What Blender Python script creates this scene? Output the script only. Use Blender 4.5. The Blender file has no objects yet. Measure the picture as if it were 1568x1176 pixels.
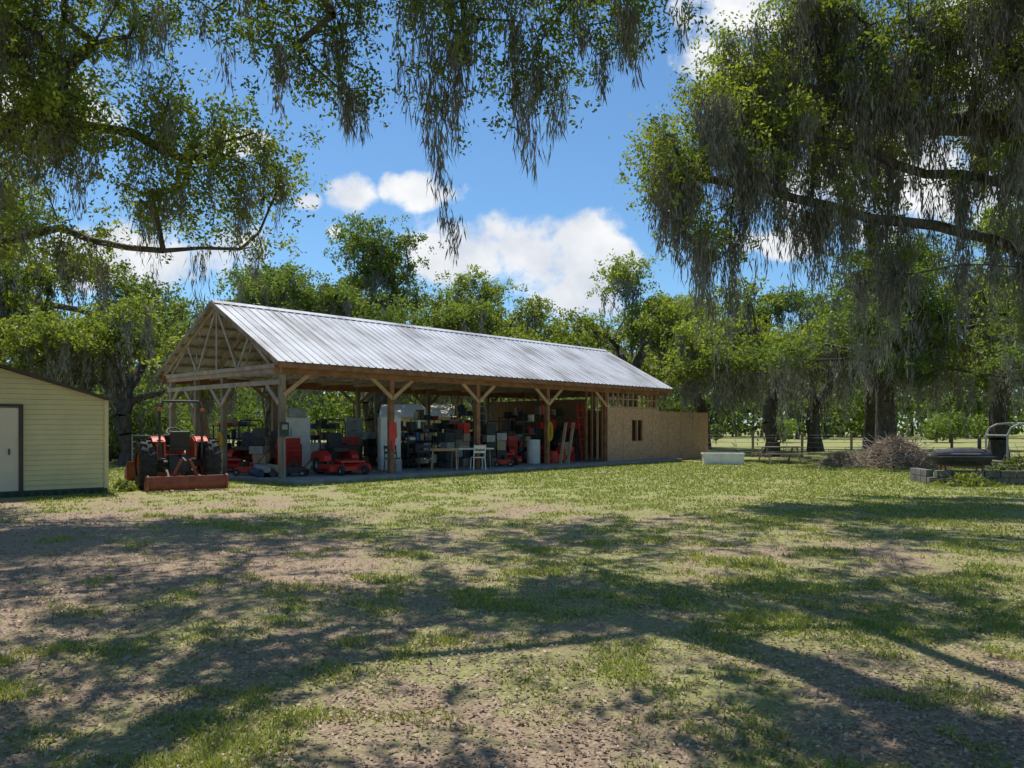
import bpy, math, random
import numpy as np
from mathutils import Vector, Matrix, Euler
S=bpy.context.scene
R=math.radians
random.seed(5)
def link(o):
    S.collection.objects.link(o); return o
def empty(name,loc=(0,0,0),rz=0,sc=1):
    o=bpy.data.objects.new(name,None); o.location=loc; o.rotation_euler=(0,0,rz); o.scale=(sc,sc,sc); o.empty_display_size=.3
    return link(o)
# ---------------------------------------------------------------- materials
def newmat(name):
    m=bpy.data.materials.new(name); m.use_nodes=True
    nt=m.node_tree; nt.nodes.clear()
    out=nt.nodes.new('ShaderNodeOutputMaterial')
    return m,nt,out
def mat(name,c1,c2=None,scale=4,rough=.7,metal=0,bump=0,stretch=(1,1,1),detail=5,contrast=(.35,.65)):
    m,nt,out=newmat(name); N=nt.nodes.new; Lk=nt.links.new
    if c2 is None: c2=tuple(x*.7 for x in c1)
    b=N('ShaderNodeBsdfPrincipled'); b.inputs['Roughness'].default_value=rough; b.inputs['Metallic'].default_value=metal
    tc=N('ShaderNodeTexCoord'); mp=N('ShaderNodeMapping'); mp.inputs['Scale'].default_value=stretch
    n=N('ShaderNodeTexNoise'); n.inputs['Scale'].default_value=scale; n.inputs['Detail'].default_value=detail; n.inputs['Roughness'].default_value=.6
    r=N('ShaderNodeValToRGB'); r.color_ramp.elements[0].position=contrast[0]; r.color_ramp.elements[1].position=contrast[1]
    r.color_ramp.elements[0].color=(*c2,1); r.color_ramp.elements[1].color=(*c1,1)
    Lk(tc.outputs['Object'],mp.inputs['Vector']); Lk(mp.outputs[0],n.inputs['Vector']); Lk(n.outputs['Fac'],r.inputs['Fac']); Lk(r.outputs['Color'],b.inputs['Base Color'])
    if bump:
        bp=N('ShaderNodeBump'); bp.inputs['Strength'].default_value=bump; bp.inputs['Distance'].default_value=.02
        Lk(n.outputs['Fac'],bp.inputs['Height']); Lk(bp.outputs[0],b.inputs['Normal'])
    Lk(b.outputs[0],out.inputs['Surface'])
    return m
def leafmat(name,ca,cb,trans=.4,tt=(1.5,1.45,.6)):
    m,nt,out=newmat(name); N=nt.nodes.new; Lk=nt.links.new
    at=N('ShaderNodeAttribute'); at.attribute_name='rnd'
    r=N('ShaderNodeValToRGB'); r.color_ramp.elements[0].color=(*ca,1); r.color_ramp.elements[1].color=(*cb,1)
    Lk(at.outputs['Fac'],r.inputs['Fac'])
    d=N('ShaderNodeBsdfPrincipled'); d.inputs['Roughness'].default_value=.5; d.inputs['Specular IOR Level'].default_value=.25
    t=N('ShaderNodeBsdfTranslucent')
    g=N('ShaderNodeMix'); g.data_type='RGBA'; g.blend_type='MULTIPLY'; g.inputs[0].default_value=1; g.inputs[7].default_value=(*tt,1)
    Lk(r.outputs['Color'],g.inputs[6])
    mx=N('ShaderNodeMixShader'); mx.inputs[0].default_value=trans
    Lk(r.outputs['Color'],d.inputs['Base Color']); Lk(g.outputs[2],t.inputs['Color'])
    Lk(d.outputs[0],mx.inputs[1]); Lk(t.outputs[0],mx.inputs[2]); Lk(mx.outputs[0],out.inputs['Surface'])
    return m
M={}
M['bark']=mat('bark',(.13,.11,.09),(.045,.038,.03),6,.95,bump=.6,stretch=(1,1,.4))
M['leafA']=leafmat('oak_leaves',(.06,.10,.024),(.20,.27,.06),.45)
M['leafB']=leafmat('oak_leaves_light',(.09,.125,.028),(.29,.35,.07),.48)
NT=(1,.98,.92)
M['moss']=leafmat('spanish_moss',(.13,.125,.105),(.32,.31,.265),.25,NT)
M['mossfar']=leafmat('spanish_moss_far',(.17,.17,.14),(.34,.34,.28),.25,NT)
M['grass']=leafmat('grass_blades',(.13,.17,.035),(.38,.42,.12),.35)
M['litter']=leafmat('dead_leaves',(.16,.10,.06),(.54,.42,.29),.15,NT)
M['wood']=mat('weathered_timber',(.34,.28,.21),(.17,.125,.09),3,.85,stretch=(1,1,.25),bump=.2)
M['woodred']=mat('stained_timber',(.36,.17,.09),(.20,.09,.045),3,.8,bump=.2)
M['woodnew']=mat('new_lumber',(.60,.37,.21),(.42,.24,.13),3,.8)
M['truss']=mat('truss_lumber',(.44,.37,.30),(.27,.21,.16),3,.85)
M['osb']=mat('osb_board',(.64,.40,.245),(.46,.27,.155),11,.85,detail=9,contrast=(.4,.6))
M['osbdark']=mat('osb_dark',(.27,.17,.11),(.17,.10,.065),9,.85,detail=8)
M['concrete']=mat('concrete',(.36,.34,.31),(.22,.21,.19),2,.9,bump=.1,detail=8)
M['red']=mat('red_paint',(.70,.04,.025),(.52,.028,.02),5,.4)
M['orange']=mat('tractor_red_orange',(.74,.12,.045),(.50,.075,.03),4,.5)
M['rust']=mat('rusty_steel',(.36,.10,.055),(.18,.055,.035),6,.8)
M['black']=mat('black_plastic',(.02,.02,.02),(.012,.012,.012),5,.5)
M['rubber']=mat('rubber',(.04,.038,.035),(.02,.02,.02),8,.85)
M['grey']=mat('grey_steel',(.38,.38,.38),(.24,.24,.24),5,.5,metal=.3)
M['dark']=mat('dark_steel',(.06,.06,.065),(.03,.03,.03),5,.6)
M['white']=mat('white_enamel',(.8,.8,.78),(.66,.65,.62),3,.4)
M['cream']=mat('cream_siding',(.72,.61,.32),(.62,.52,.28),1.5,.6)
M['door']=mat('shed_door',(.72,.62,.46),(.64,.54,.40),1.2,.6)
M['brown']=mat('brown_trim',(.07,.045,.035),(.045,.03,.025),3,.6)
M['greenbase']=mat('green_base',(.04,.09,.06),(.03,.06,.04),3,.7)
M['yellow']=mat('yellow_plastic',(.75,.52,.04),(.6,.4,.03),4,.5)
M['blue']=mat('blue_plastic',(.04,.10,.30),(.03,.07,.2),4,.5)
M['card']=mat('cardboard',(.46,.34,.22),(.33,.24,.15),3,.9)
M['tanroof']=mat('tan_roof',(.72,.62,.5),(.6,.5,.4),1,.7)
M['cloth']=mat('blue_tarp',(.06,.08,.13),(.04,.05,.09),3,.8)
M['block']=mat('concrete_block',(.2,.19,.175),(.1,.1,.09),4,.95,bump=.3)
def roofmat():
    m,nt,out=newmat('galvanised_roofing'); N=nt.nodes.new; Lk=nt.links.new
    b=N('ShaderNodeBsdfPrincipled'); b.inputs['Metallic'].default_value=.15; b.inputs['Roughness'].default_value=.5
    tc=N('ShaderNodeTexCoord')
    mp=N('ShaderNodeMapping'); mp.inputs['Scale'].default_value=(2.6,.16,.16); Lk(tc.outputs['Object'],mp.inputs[0])
    n=N('ShaderNodeTexNoise'); n.inputs['Scale'].default_value=1.4; n.inputs['Detail'].default_value=8; n.inputs['Roughness'].default_value=.7; Lk(mp.outputs[0],n.inputs[0])
    n2=N('ShaderNodeTexNoise'); n2.inputs['Scale'].default_value=.6; n2.inputs['Detail'].default_value=7; Lk(tc.outputs['Object'],n2.inputs[0])
    a=N('ShaderNodeMath'); a.operation='ADD'; Lk(n.outputs['Fac'],a.inputs[0]); Lk(n2.outputs['Fac'],a.inputs[1])
    h=N('ShaderNodeMath'); h.operation='MULTIPLY'; h.inputs[1].default_value=.5; Lk(a.outputs[0],h.inputs[0])
    r=N('ShaderNodeValToRGB'); e=r.color_ramp.elements
    e[0].position=.40; e[0].color=(.34,.32,.31,1); e[1].position=.6; e[1].color=(.68,.68,.69,1)
    k=e.new(.49); k.color=(.55,.545,.55,1)
    Lk(h.outputs[0],r.inputs[0]); Lk(r.outputs[0],b.inputs['Base Color']); Lk(b.outputs[0],out.inputs[0])
    return m
M['roofing']=roofmat()
# ---------------------------------------------------------------- mesh helpers
def np_mesh(name,verts,faces,mats,attr=None,smooth=False,parent=None):
    verts=np.asarray(verts,dtype=np.float32); faces=np.asarray(faces,dtype=np.int32)
    me=bpy.data.meshes.new(name); nf,k=faces.shape
    me.vertices.add(len(verts)); me.vertices.foreach_set('co',verts.ravel())
    me.loops.add(nf*k); me.loops.foreach_set('vertex_index',faces.ravel())
    me.polygons.add(nf); me.polygons.foreach_set('loop_start',np.arange(0,nf*k,k,dtype=np.int32))
    if smooth: me.polygons.foreach_set('use_smooth',np.ones(nf,dtype=bool))
    me.update(calc_edges=True)
    if attr is not None:
        a=me.attributes.new('rnd','FLOAT','FACE'); a.data.foreach_set('value',np.asarray(attr,dtype=np.float32))
    for m in (mats if isinstance(mats,list) else [mats]): me.materials.append(m)
    o=bpy.data.objects.new(name,me); link(o)
    if parent: o.parent=parent
    return o
class MB:
    def __init__(s): s.v=[];s.f=[];s.m=[];s.mats=[]
    def mi(s,k):
        if k not in s.mats: s.mats.append(k)
        return s.mats.index(k)
    def add(s,vs,fs,k,T=None):
        b=len(s.v); i=s.mi(k)
        for v in vs:
            v=Vector(v)
            s.v.append(tuple(T@v) if T else tuple(v))
        for f in fs: s.f.append(tuple(b+x for x in f)); s.m.append(i)
        return s
    def box(s,c,sz,k,rot=(0,0,0),taper=1):
        x,y,z=[a/2 for a in sz]; t=taper
        vs=[(-x,-y,-z),(x,-y,-z),(x,y,-z),(-x,y,-z),(-x*t,-y*t,z),(x*t,-y*t,z),(x*t,y*t,z),(-x*t,y*t,z)]
        T=Matrix.Translation(c)@Euler(rot).to_matrix().to_4x4()
        return s.add(vs,[(0,3,2,1),(4,5,6,7),(0,1,5,4),(1,2,6,5),(2,3,7,6),(3,0,4,7)],k,T)
    def beam(s,p,q,w,h,k):
        p=Vector(p);q=Vector(q);d=q-p;L=d.length;d.normalize()
        up=Vector((0,0,1)) if abs(d.z)<.95 else Vector((0,1,0))
        y=up.cross(d).normalized(); z=d.cross(y)
        T=Matrix.Translation((p+q)/2)@Matrix((d,y,z)).transposed().to_4x4()
        x,a,b=L/2,w/2,h/2
        vs=[(-x,-a,-b),(x,-a,-b),(x,a,-b),(-x,a,-b),(-x,-a,b),(x,-a,b),(x,a,b),(-x,a,b)]
        return s.add(vs,[(0,3,2,1),(4,5,6,7),(0,1,5,4),(1,2,6,5),(2,3,7,6),(3,0,4,7)],k,T)
    def lathe(s,c,axis,prof,k,n=20):
        ax=Vector(axis).normalized(); ref=Vector((0,0,1)) if abs(ax.z)<.9 else Vector((1,0,0))
        u=ax.cross(ref).normalized(); v=ax.cross(u); c=Vector(c); vs=[];fs=[]
        for (r,x) in prof:
            for i in range(n):
                a=2*math.pi*i/n; vs.append(c+ax*x+(u*math.cos(a)+v*math.sin(a))*r)
        for j in range(len(prof)-1):
            for i in range(n):
                fs.append((j*n+i,j*n+(i+1)%n,(j+1)*n+(i+1)%n,(j+1)*n+i))
        return s.add(vs,fs,k)
    def cyl(s,p,q,r,k,r2=None,n=12):
        p=Vector(p);q=Vector(q);r2=r if r2 is None else r2
        return s.lathe(p,q-p,[(0.0005,0),(r,0),(r2,(q-p).length),(0.0005,(q-p).length)],k,n)
    def pipe(s,pts,r,k,n=8):
        for a,b in zip(pts[:-1],pts[1:]): s.cyl(a,b,r,k,n=n)
        return s
    def prism(s,poly,y0,y1,k):
        n=len(poly); vs=[(x,y0,z) for x,z in poly]+[(x,y1,z) for x,z in poly]
        fs=[tuple(range(n)),tuple(reversed(range(n,2*n)))]+[(i,(i+1)%n+0,(i+1)%n+n,i+n) for i in range(n)]
        return s.add(vs,fs,k)
    def wheel(s,c,axis,r,w,rin,k_rim,k_t='rubber',lugs=0):
        s.lathe(c,axis,[(rin,-w/2),(r*.88,-w/2),(r,-w*.33),(r,w*.33),(r*.88,w/2),(rin,w/2)],k_t,28)
        s.lathe(c,axis,[(.001,-w*.15),(rin*.4,-w*.15),(rin*.7,-w*.28),(rin,-w*.42),(rin,w*.42),(rin*.7,w*.28),(rin*.4,w*.15),(.001,w*.15)],k_rim,20)
        if lugs:
            ax=Vector(axis).normalized(); ref=Vector((0,0,1)); u=ax.cross(ref).normalized(); v=ax.cross(u)
            for i in range(lugs):
                for sg in (-1,1):
                    a=2*math.pi*(i+(.5 if sg>0 else 0))/lugs
                    p=Vector(c)+(u*math.cos(a)+v*math.sin(a))*(r+.008)+ax*sg*.02
                    a2=a+.13
                    q=Vector(c)+(u*math.cos(a2)+v*math.sin(a2))*(r-.02)+ax*sg*w*.48
                    s.beam(p,q,.045,.06,k_t)
        return s
    def build(s,name,parent=None,loc=(0,0,0),rz=0,bevel=0,smooth=False):
        me=bpy.data.meshes.new(name); me.from_pydata(s.v,[],s.f); me.update()
        for k in s.mats: me.materials.append(M[k])
        me.polygons.foreach_set('material_index',s.m)
        if smooth: me.polygons.foreach_set('use_smooth',[True]*len(s.f))
        o=bpy.data.objects.new(name,me); link(o); o.location=loc; o.rotation_euler=(0,0,rz)
        if parent: o.parent=parent
        if bevel:
            b=o.modifiers.new('bevel','BEVEL'); b.width=bevel; b.segments=2; b.limit_method='ANGLE'
        return o
# ---------------------------------------------------------------- world + sun
el=R(67); az=R(-32)
sd=Vector((math.sin(az)*math.cos(el),math.cos(az)*math.cos(el),math.sin(el)))
sun=bpy.data.lights.new('sun','SUN'); sun.energy=5.0; sun.angle=R(.53); sun.color=(1,.955,.88)
so=link(bpy.data.objects.new('sun',sun)); so.rotation_euler=sd.to_track_quat('Z','Y').to_euler(); so.location=(0,0,60)
w=bpy.data.worlds.new('World'); S.world=w; w.use_nodes=True; nt=w.node_tree; nt.nodes.clear()
N=nt.nodes.new; Lk=nt.links.new
out=N('ShaderNodeOutputWorld'); bg=N('ShaderNodeBackground'); bg.inputs[1].default_value=.135
sky=N('ShaderNodeTexSky'); sky.sky_type='NISHITA'; sky.sun_disc=False; sky.sun_elevation=el; sky.sun_rotation=az; sky.air_density=1.0; sky.dust_density=.3; sky.ozone_density=2.5
def mth(op,a,b=None,c=None,clamp=False):
    n=N('ShaderNodeMath'); n.operation=op; n.use_clamp=clamp
    for i,x in enumerate((a,b,c)):
        if x is None: continue
        if isinstance(x,(int,float)): n.inputs[i].default_value=x
        else: Lk(x,n.inputs[i])
    return n.outputs[0]
tc=N('ShaderNodeTexCoord'); sp=N('ShaderNodeSeparateXYZ'); Lk(tc.outputs['Generated'],sp.inputs[0])
yy=mth('MAXIMUM',sp.outputs[1],.08); U=mth('DIVIDE',sp.outputs[0],yy); V=mth('DIVIDE',sp.outputs[2],yy)
cmb=N('ShaderNodeCombineXYZ'); Lk(U,cmb.inputs[0]); Lk(V,cmb.inputs[1])
n1=N('ShaderNodeTexNoise'); n1.inputs['Scale'].default_value=13; n1.inputs['Detail'].default_value=9; n1.inputs['Roughness'].default_value=.55; Lk(cmb.outputs[0],n1.inputs[0])
n2=N('ShaderNodeTexNoise'); n2.inputs['Scale'].default_value=9; n2.inputs['Detail'].default_value=5; Lk(cmb.outputs[0],n2.inputs[0])
mask=None
for (u,v,a,b) in [(-.03,.232,.10,.042),(.075,.232,.09,.05),(.08,.18,.08,.05),(-.08,.225,.07,.035),(.13,.22,.045,.04),(-.207,.305,.035,.03),(-.125,.31,.055,.024),(-.265,.295,.02,.014),(-.23,.256,.012,.012),(.32,.53,.10,.05),(.27,.47,.05,.06),(.5,.32,.16,.09),(.62,.5,.1,.12),(-.5,.22,.16,.05),(-.36,.37,.05,.02),(.35,.24,.06,.02),(-.6,.42,.1,.05)]:
    du=mth('DIVIDE',mth('SUBTRACT',U,u),a*1.2); dv=mth('DIVIDE',mth('SUBTRACT',V,v),b*1.2)
    d=mth('ADD',mth('MULTIPLY',du,du),mth('MULTIPLY',dv,dv)); e=mth('SUBTRACT',1.0,d)
    e=mth('MAXIMUM',e,-1.0)
    mask=e if mask is None else mth('MAXIMUM',mask,e)
dens=mth('ADD',mask,mth('MULTIPLY',mth('SUBTRACT',n1.outputs['Fac'],.5),3.6))
cl=N('ShaderNodeMapRange'); cl.interpolation_type='SMOOTHSTEP'; cl.inputs['From Min'].default_value=.1; cl.inputs['From Max'].default_value=.85; Lk(dens,cl.inputs['Value'])
sh=N('ShaderNodeMapRange'); sh.inputs['From Min'].default_value=.35; sh.inputs['From Max'].default_value=.62; Lk(n2.outputs['Fac'],sh.inputs['Value'])
cc=N('ShaderNodeMix'); cc.data_type='RGBA'; cc.inputs[6].default_value=(4.9,5.3,6.0,1); cc.inputs[7].default_value=(7.3,7.35,7.4,1); Lk(sh.outputs[0],cc.inputs[0])
tint=N('ShaderNodeMix'); tint.data_type='RGBA'; tint.blend_type='MULTIPLY'; tint.inputs[0].default_value=1; tint.inputs[7].default_value=(.66,.9,1.03,1); Lk(sky.outputs[0],tint.inputs[6])
fin=N('ShaderNodeMix'); fin.data_type='RGBA'; Lk(cl.outputs[0],fin.inputs[0]); Lk(tint.outputs[2],fin.inputs[6]); Lk(cc.outputs[2],fin.inputs[7])
Lk(fin.outputs[2],bg.inputs[0]); Lk(bg.outputs[0],out.inputs[0])
S.view_settings.view_transform='Standard'; S.view_settings.look='None'; S.view_settings.exposure=0
# ---------------------------------------------------------------- camera
cam=bpy.data.cameras.new('camera'); co=link(bpy.data.objects.new('camera',cam)); co.location=(0,0,1.6); co.rotation_euler=(R(90),0,0)
cam.sensor_width=36; cam.lens=27.05; cam.shift_y=.0427; cam.clip_end=3000; S.camera=co
# ---------------------------------------------------------------- noise in numpy
rngN=np.random.default_rng(11); LAT=rngN.random((256,256))
def vnoise(x,y):
    xi=np.floor(x).astype(int); yi=np.floor(y).astype(int); fx=x-xi; fy=y-yi
    fx=fx*fx*(3-2*fx); fy=fy*fy*(3-2*fy)
    g=lambda a,b: LAT[a%256,b%256]
    return (g(xi,yi)*(1-fx)+g(xi+1,yi)*fx)*(1-fy)+(g(xi,yi+1)*(1-fx)+g(xi+1,yi+1)*fx)*fy
def fbm(x,y,o=4):
    s=0;a=.5
    for i in range(o): s=s+a*vnoise(x*2**i+17*i,y*2**i+31*i); a*=.5
    return s/.94
def green(x,y):
    b=fbm(x*.4+40,y*.4+9,3)*.6+fbm(x*1.5+4,y*1.5+19,3)*.8-.22+ .012*x + np.clip((y-13)/30,0,.25)
    b=b-.40*np.exp(-((x+8)**2/36+(y-9)**2/16)) -.18*np.exp(-((x-1)**2/30+(y-3)**2/6))
    b=b+.4*np.clip((y-22)/10,0,1)
    return np.clip(b,0,1)
# ---------------------------------------------------------------- ground
xs=np.concatenate([[-700,-400,-200,-110,-70],np.arange(-45,45.01,.25),[70,110,200,400,700]])
ys=np.concatenate([[-300,-100,-40,-15],np.arange(-6,60.01,.25),[70,90,130,200,400,1200]])
X,Y=np.meshgrid(xs,ys); G=green(X,Y)
Z=(fbm(X*.25,Y*.25,3)-.5)*.06; Z=Z*np.clip((21-Y)/6,0,1)*((np.abs(X)<45)&(Y>-6)); 
vt=np.stack([X.ravel(),Y.ravel(),Z.ravel()],1); nx=len(xs); ny=len(ys)
i=np.arange((nx-1)*(ny-1)); r_=i//(nx-1); c_=i%(nx-1); a=r_*nx+c_
gr=np_mesh('ground',vt,np.stack([a,a+1,a+nx+1,a+nx],1),[],smooth=True)
at=gr.data.attributes.new('green','FLOAT','POINT'); at.data.foreach_set('value',G.ravel().astype(np.float32))
def groundmat():
    m,nt,out=newmat('lawn'); N=nt.nodes.new; Lk=nt.links.new
    tc=N('ShaderNodeTexCoord')
    def noise(s,d=6,ro=.6):
        n=N('ShaderNodeTexNoise'); n.inputs['Scale'].default_value=s; n.inputs['Detail'].default_value=d; n.inputs['Roughness'].default_value=ro; Lk(tc.outputs['Object'],n.inputs[0]); return n.outputs['Fac']
    def ramp(f,a,b,ca,cb):
        r=N('ShaderNodeValToRGB'); e=r.color_ramp.elements; e[0].position=a;e[1].position=b;e[0].color=(*ca,1);e[1].color=(*cb,1); Lk(f,r.inputs[0]); return r.outputs[0]
    def mix(f,a,b):
        x=N('ShaderNodeMix'); x.data_type='RGBA'; Lk(f,x.inputs[0]); Lk(a,x.inputs[6]); Lk(b,x.inputs[7]); return x.outputs[2]
    at=N('ShaderNodeAttribute'); at.attribute_name='green'
    fine=noise(28,8,.75); mid=noise(4,7,.7)
    grassc=mix(ramp(mid,.35,.65,(0,0,0),(1,1,1)),ramp(fine,.35,.65,(.12,.15,.04),(.33,.35,.11)),ramp(fine,.35,.65,(.21,.20,.085),(.50,.46,.22)))
    dirt=ramp(noise(45,8,.8),.36,.62,(.14,.095,.062),(.55,.41,.29))
    sand=ramp(noise(20,8,.7),.3,.7,(.38,.34,.30),(.62,.57,.5))
    s1=N('ShaderNodeMath'); s1.operation='MULTIPLY_ADD'; s1.inputs[1].default_value=1.3; Lk(mid,s1.inputs[0]); Lk(at.outputs['Fac'],s1.inputs[2])
    s2=N('ShaderNodeMapRange'); s2.inputs['From Min'].default_value=.82; s2.inputs['From Max'].default_value=1.14; Lk(s1.outputs[0],s2.inputs['Value'])
    c=mix(s2.outputs[0],dirt,grassc)
    s3=N('ShaderNodeMapRange'); s3.inputs['From Min'].default_value=.66; s3.inputs['From Max'].default_value=.73; Lk(noise(1.6,6,.66),s3.inputs['Value'])
    c=mix(s3.outputs[0],c,sand)
    b=N('ShaderNodeBsdfPrincipled'); b.inputs['Roughness'].default_value=.95; b.inputs['Specular IOR Level'].default_value=.1; Lk(c,b.inputs['Base Color'])
    bp=N('ShaderNodeBump'); bp.inputs['Strength'].default_value=.7; bp.inputs['Distance'].default_value=.035; Lk(fine,bp.inputs['Height']); Lk(bp.outputs[0],b.inputs['Normal'])
    Lk(b.outputs[0],out.inputs[0]); return m
gr.data.materials.append(groundmat())
def gz(x,y):
    return (fbm(x*.25,y*.25,3)-.5)*.06*np.clip((21-y)/6,0,1)
rg=np.random.default_rng(3)
n=430000
y=1.8*np.exp(rg.random(n)*math.log(36/1.8)); x=(rg.random(n)*2-1)*(y*.78+1.5)
tuft=fbm(x*2.6+5,y*2.6,3)
keep=(green(x,y)*.8+tuft*1.3+rg.random(n)*.3)>1.16
x=x[keep];y=y[keep];tuft=tuft[keep]
bs=(x+6.7)*math.cos(R(47.4))+(y-22.4)*math.sin(R(47.4)); bt=-(x+6.7)*math.sin(R(47.4))+(y-22.4)*math.cos(R(47.4))
ok=~((bs>-.3)&(bs<21.1)&(bt>-1.05)); x=x[ok];y=y[ok];tuft=tuft[ok];n=len(x)
h=(.015+.030*rg.random(n)**1.5+.04*np.clip(tuft-.5,0,1)*2)*(1+.02*y); wd=.0020+.0009*y; ang=rg.random(n)*6.283; lean=rg.normal(0,1,(n,2))*h[:,None]*.6
z=gz(x,y)
P0=np.stack([x-np.cos(ang)*wd,y-np.sin(ang)*wd,z-.004],1);P1=np.stack([x+np.cos(ang)*wd,y+np.sin(ang)*wd,z-.004],1)
P2=np.stack([x+lean[:,0],y+lean[:,1],z+h],1)
vv=np.stack([P0,P1,P2],1).reshape(-1,3)
np_mesh('grass',vv,np.arange(3*n).reshape(-1,3),M['grass'],attr=np.clip(rg.random(n)*.7+(tuft-.5)+.1,0,1))
def diamonds(c,a,b,L,W):
    return np.stack([c-a*L,c+b*W,c+a*L,c-b*W],1).reshape(-1,3)
def unit(v): return v/np.linalg.norm(v,axis=1,keepdims=True)
n=110000
y=1.8*np.exp(rg.random(n)**.9*math.log(17/1.8)); x=(rg.random(n)*2-1)*(y*.78+1.5)
keep=(rg.random(n)*.9+fbm(x*.8+60,y*.8,3))>(.48+.5*green(x,y)); x=x[keep];y=y[keep];n=len(x)
a=rg.normal(0,1,(n,3)); a[:,2]*=.35; a=unit(a); b=np.cross(a,unit(rg.normal(0,.35,(n,3))+[0,0,1])); b=unit(b)
L_=(.009+.010*rg.random(n))*(1+.03*y)
np_mesh('fallen_leaves',diamonds(np.stack([x,y,gz(x,y)+.014],1),a,b,L_[:,None],L_[:,None]*.5),np.arange(4*n).reshape(-1,4),M['litter'],attr=rg.random(n))
# ---------------------------------------------------------------- trees
def tubes(P,Q,r0,r1,n):
    d=unit(Q-P+1e-9); ref=np.where(np.abs(d[:,2:3])<.9,[[0,0,1.]],[[1.,0,0]])
    u=unit(np.cross(d,ref)); v=np.cross(d,u); an=np.arange(n)*2*math.pi/n
    ring=u[:,None]*np.cos(an)[None,:,None]+v[:,None]*np.sin(an)[None,:,None]
    A=P[:,None]+ring*r0[:,None,None]; B=Q[:,None]+ring*r1[:,None,None]
    V_=np.concatenate([A,B],1).reshape(-1,3); E=len(P); i=np.arange(n); j=(i+1)%n
    f=np.stack([i,j,j+n,i+n],1)[None]+(np.arange(E)*2*n)[:,None,None]
    return V_,f.reshape(-1,4)
def sample(blobs,dens,rng):
    out=[]
    for b in blobs:
        c=np.array(b[:3]); r=np.array(b[3:6]); k=max(3,int(dens*(b[6] if len(b)>6 else 1)*r[0]*r[1]*r[2]*4.19))
        p=unit(rng.normal(0,1,(k,3)))*(rng.random((k,1))**.42); out.append(c+p*r)
    return np.concatenate(out)
def tree(name,trunk,blobs,dens,nleaf,leaf,clr,trunk_r,lm,rng_seed,moss=0,mosslen=.8,mosspts=None,mossk=46,mw=.007,loc=None,step=.55,mm='moss',tipr=.012,limbs=(),mspread=1.0,flat=.55,lp=1.0):
    rng=np.random.default_rng(rng_seed)
    e=empty(name,loc or (0,0,0))
    at=sample(blobs,dens,rng)
    nodes=[np.array(t,float) for t in trunk]; par=[-1]+list(range(len(trunk)-1)); pl=[0]
    for i in range(1,len(nodes)): pl.append(pl[-1]+.3*np.linalg.norm(nodes[i]-nodes[i-1]))
    nt_=len(trunk)
    for lb in limbs:
        st=lb[0]; last=st; prev=nodes[st]
        for q in lb[1:]:
            q=np.array(q,float); k=max(1,int(np.linalg.norm(q-prev)/.6))
            for s in range(1,k+1):
                pos=prev+(q-prev)*s/k+(rng.normal(0,.05,3) if s<k else 0); nodes.append(pos); par.append(last); pl.append(pl[last]+.12*np.linalg.norm(q-prev)/k); last=len(nodes)-1
            prev=q
    top=nodes[nt_-1]; at=at[np.argsort(np.linalg.norm(at-top,axis=1)*(1+.25*rng.random(len(at))))]
    arr=np.zeros((60000,3)); arr[:len(nodes)]=nodes; pla=np.zeros(60000); pla[:len(nodes)]=pl; cnt=len(nodes)
    minj=nt_-2; tips=[]
    for p in at:
        dd=np.linalg.norm(arr[minj:cnt]-p,axis=1)+.28*pla[minj:cnt]
        dd=dd+np.where(arr[minj:cnt,2]>p[2]+.8,.8,0)
        j=int(np.argmin(dd))+minj; q=arr[j].copy(); L=np.linalg.norm(p-q); k=max(1,int(L/step))
        off=rng.normal(0,.10*L+.02,3); off[2]=abs(off[2])*.7
        last=j
        for s in range(1,k+1):
            t=s/k; pos=q+(p-q)*t+off*math.sin(math.pi*t)+ (rng.normal(0,.05*step,3)*1.6 if s<k else 0)
            arr[cnt]=pos; par.append(last); pla[cnt]=pla[last]+L/k; last=cnt; cnt+=1
        tips.append(last)
    par=np.array(par); A=np.zeros(cnt); A[tips]=1
    for i in range(cnt-1,0,-1): A[par[i]]+=A[i] if A[i]>0 else 0
    A=np.maximum(A,1); rad=tipr*A**.5; sc=trunk_r/rad[0]; rad=np.where(A>3,rad*(1+(sc-1)*np.clip(np.log(A/3)/math.log(max(A[0],4)/3),0,1)**lp),rad)
    ed=np.arange(1,cnt); P=arr[par[ed]]; Q=arr[ed]; r1=rad[ed]; r0=np.minimum(rad[par[ed]],r1*1.5)
    r0[:nt_-1]=rad[par[ed]][:nt_-1]; r0[0]*=1.35
    big=r1>.05
    for nm,msk,k in (('trunk_and_limbs',big,9),('twigs',~big,4)):
        if msk.sum():
            v,f=tubes(P[msk],Q[msk],r0[msk],r1[msk],k); np_mesh(nm,v,f,M['bark'],smooth=True,parent=e)
    tp=arr[tips]; T=len(tp); tint=rng.random(T)
    ti=np.repeat(tint,nleaf); cen=np.repeat(tp,nleaf,0)
    off=rng.normal(0,1,cen.shape)*[clr,clr,clr*flat]
    sub=rng.normal(0,1,(T*12,3))*[clr,clr,clr*flat]
    idx=np.repeat(np.arange(T),nleaf)*12+rng.integers(0,12,len(cen))
    off=np.where(rng.random((len(cen),1))<.88,sub[idx]+rng.normal(0,1,cen.shape)*clr*.22,off)
    c=cen+off; n=len(c); a=unit(rng.normal(0,1,(n,3))); b=unit(np.cross(a,rng.normal(0,1,(n,3))+[0,0,.6]))
    s=leaf*(.65+.7*rng.random(n))[:,None]
    np_mesh('leaves',diamonds(c,a,b,s,s*.48),np.arange(4*n).reshape(-1,4),M[lm],attr=np.clip(.15+.5*ti+.35*rng.random(n)+.15*(off[:,2]/clr),0,1),parent=e)  # random leaf tone, with brighter clump tops put into the colour
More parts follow.
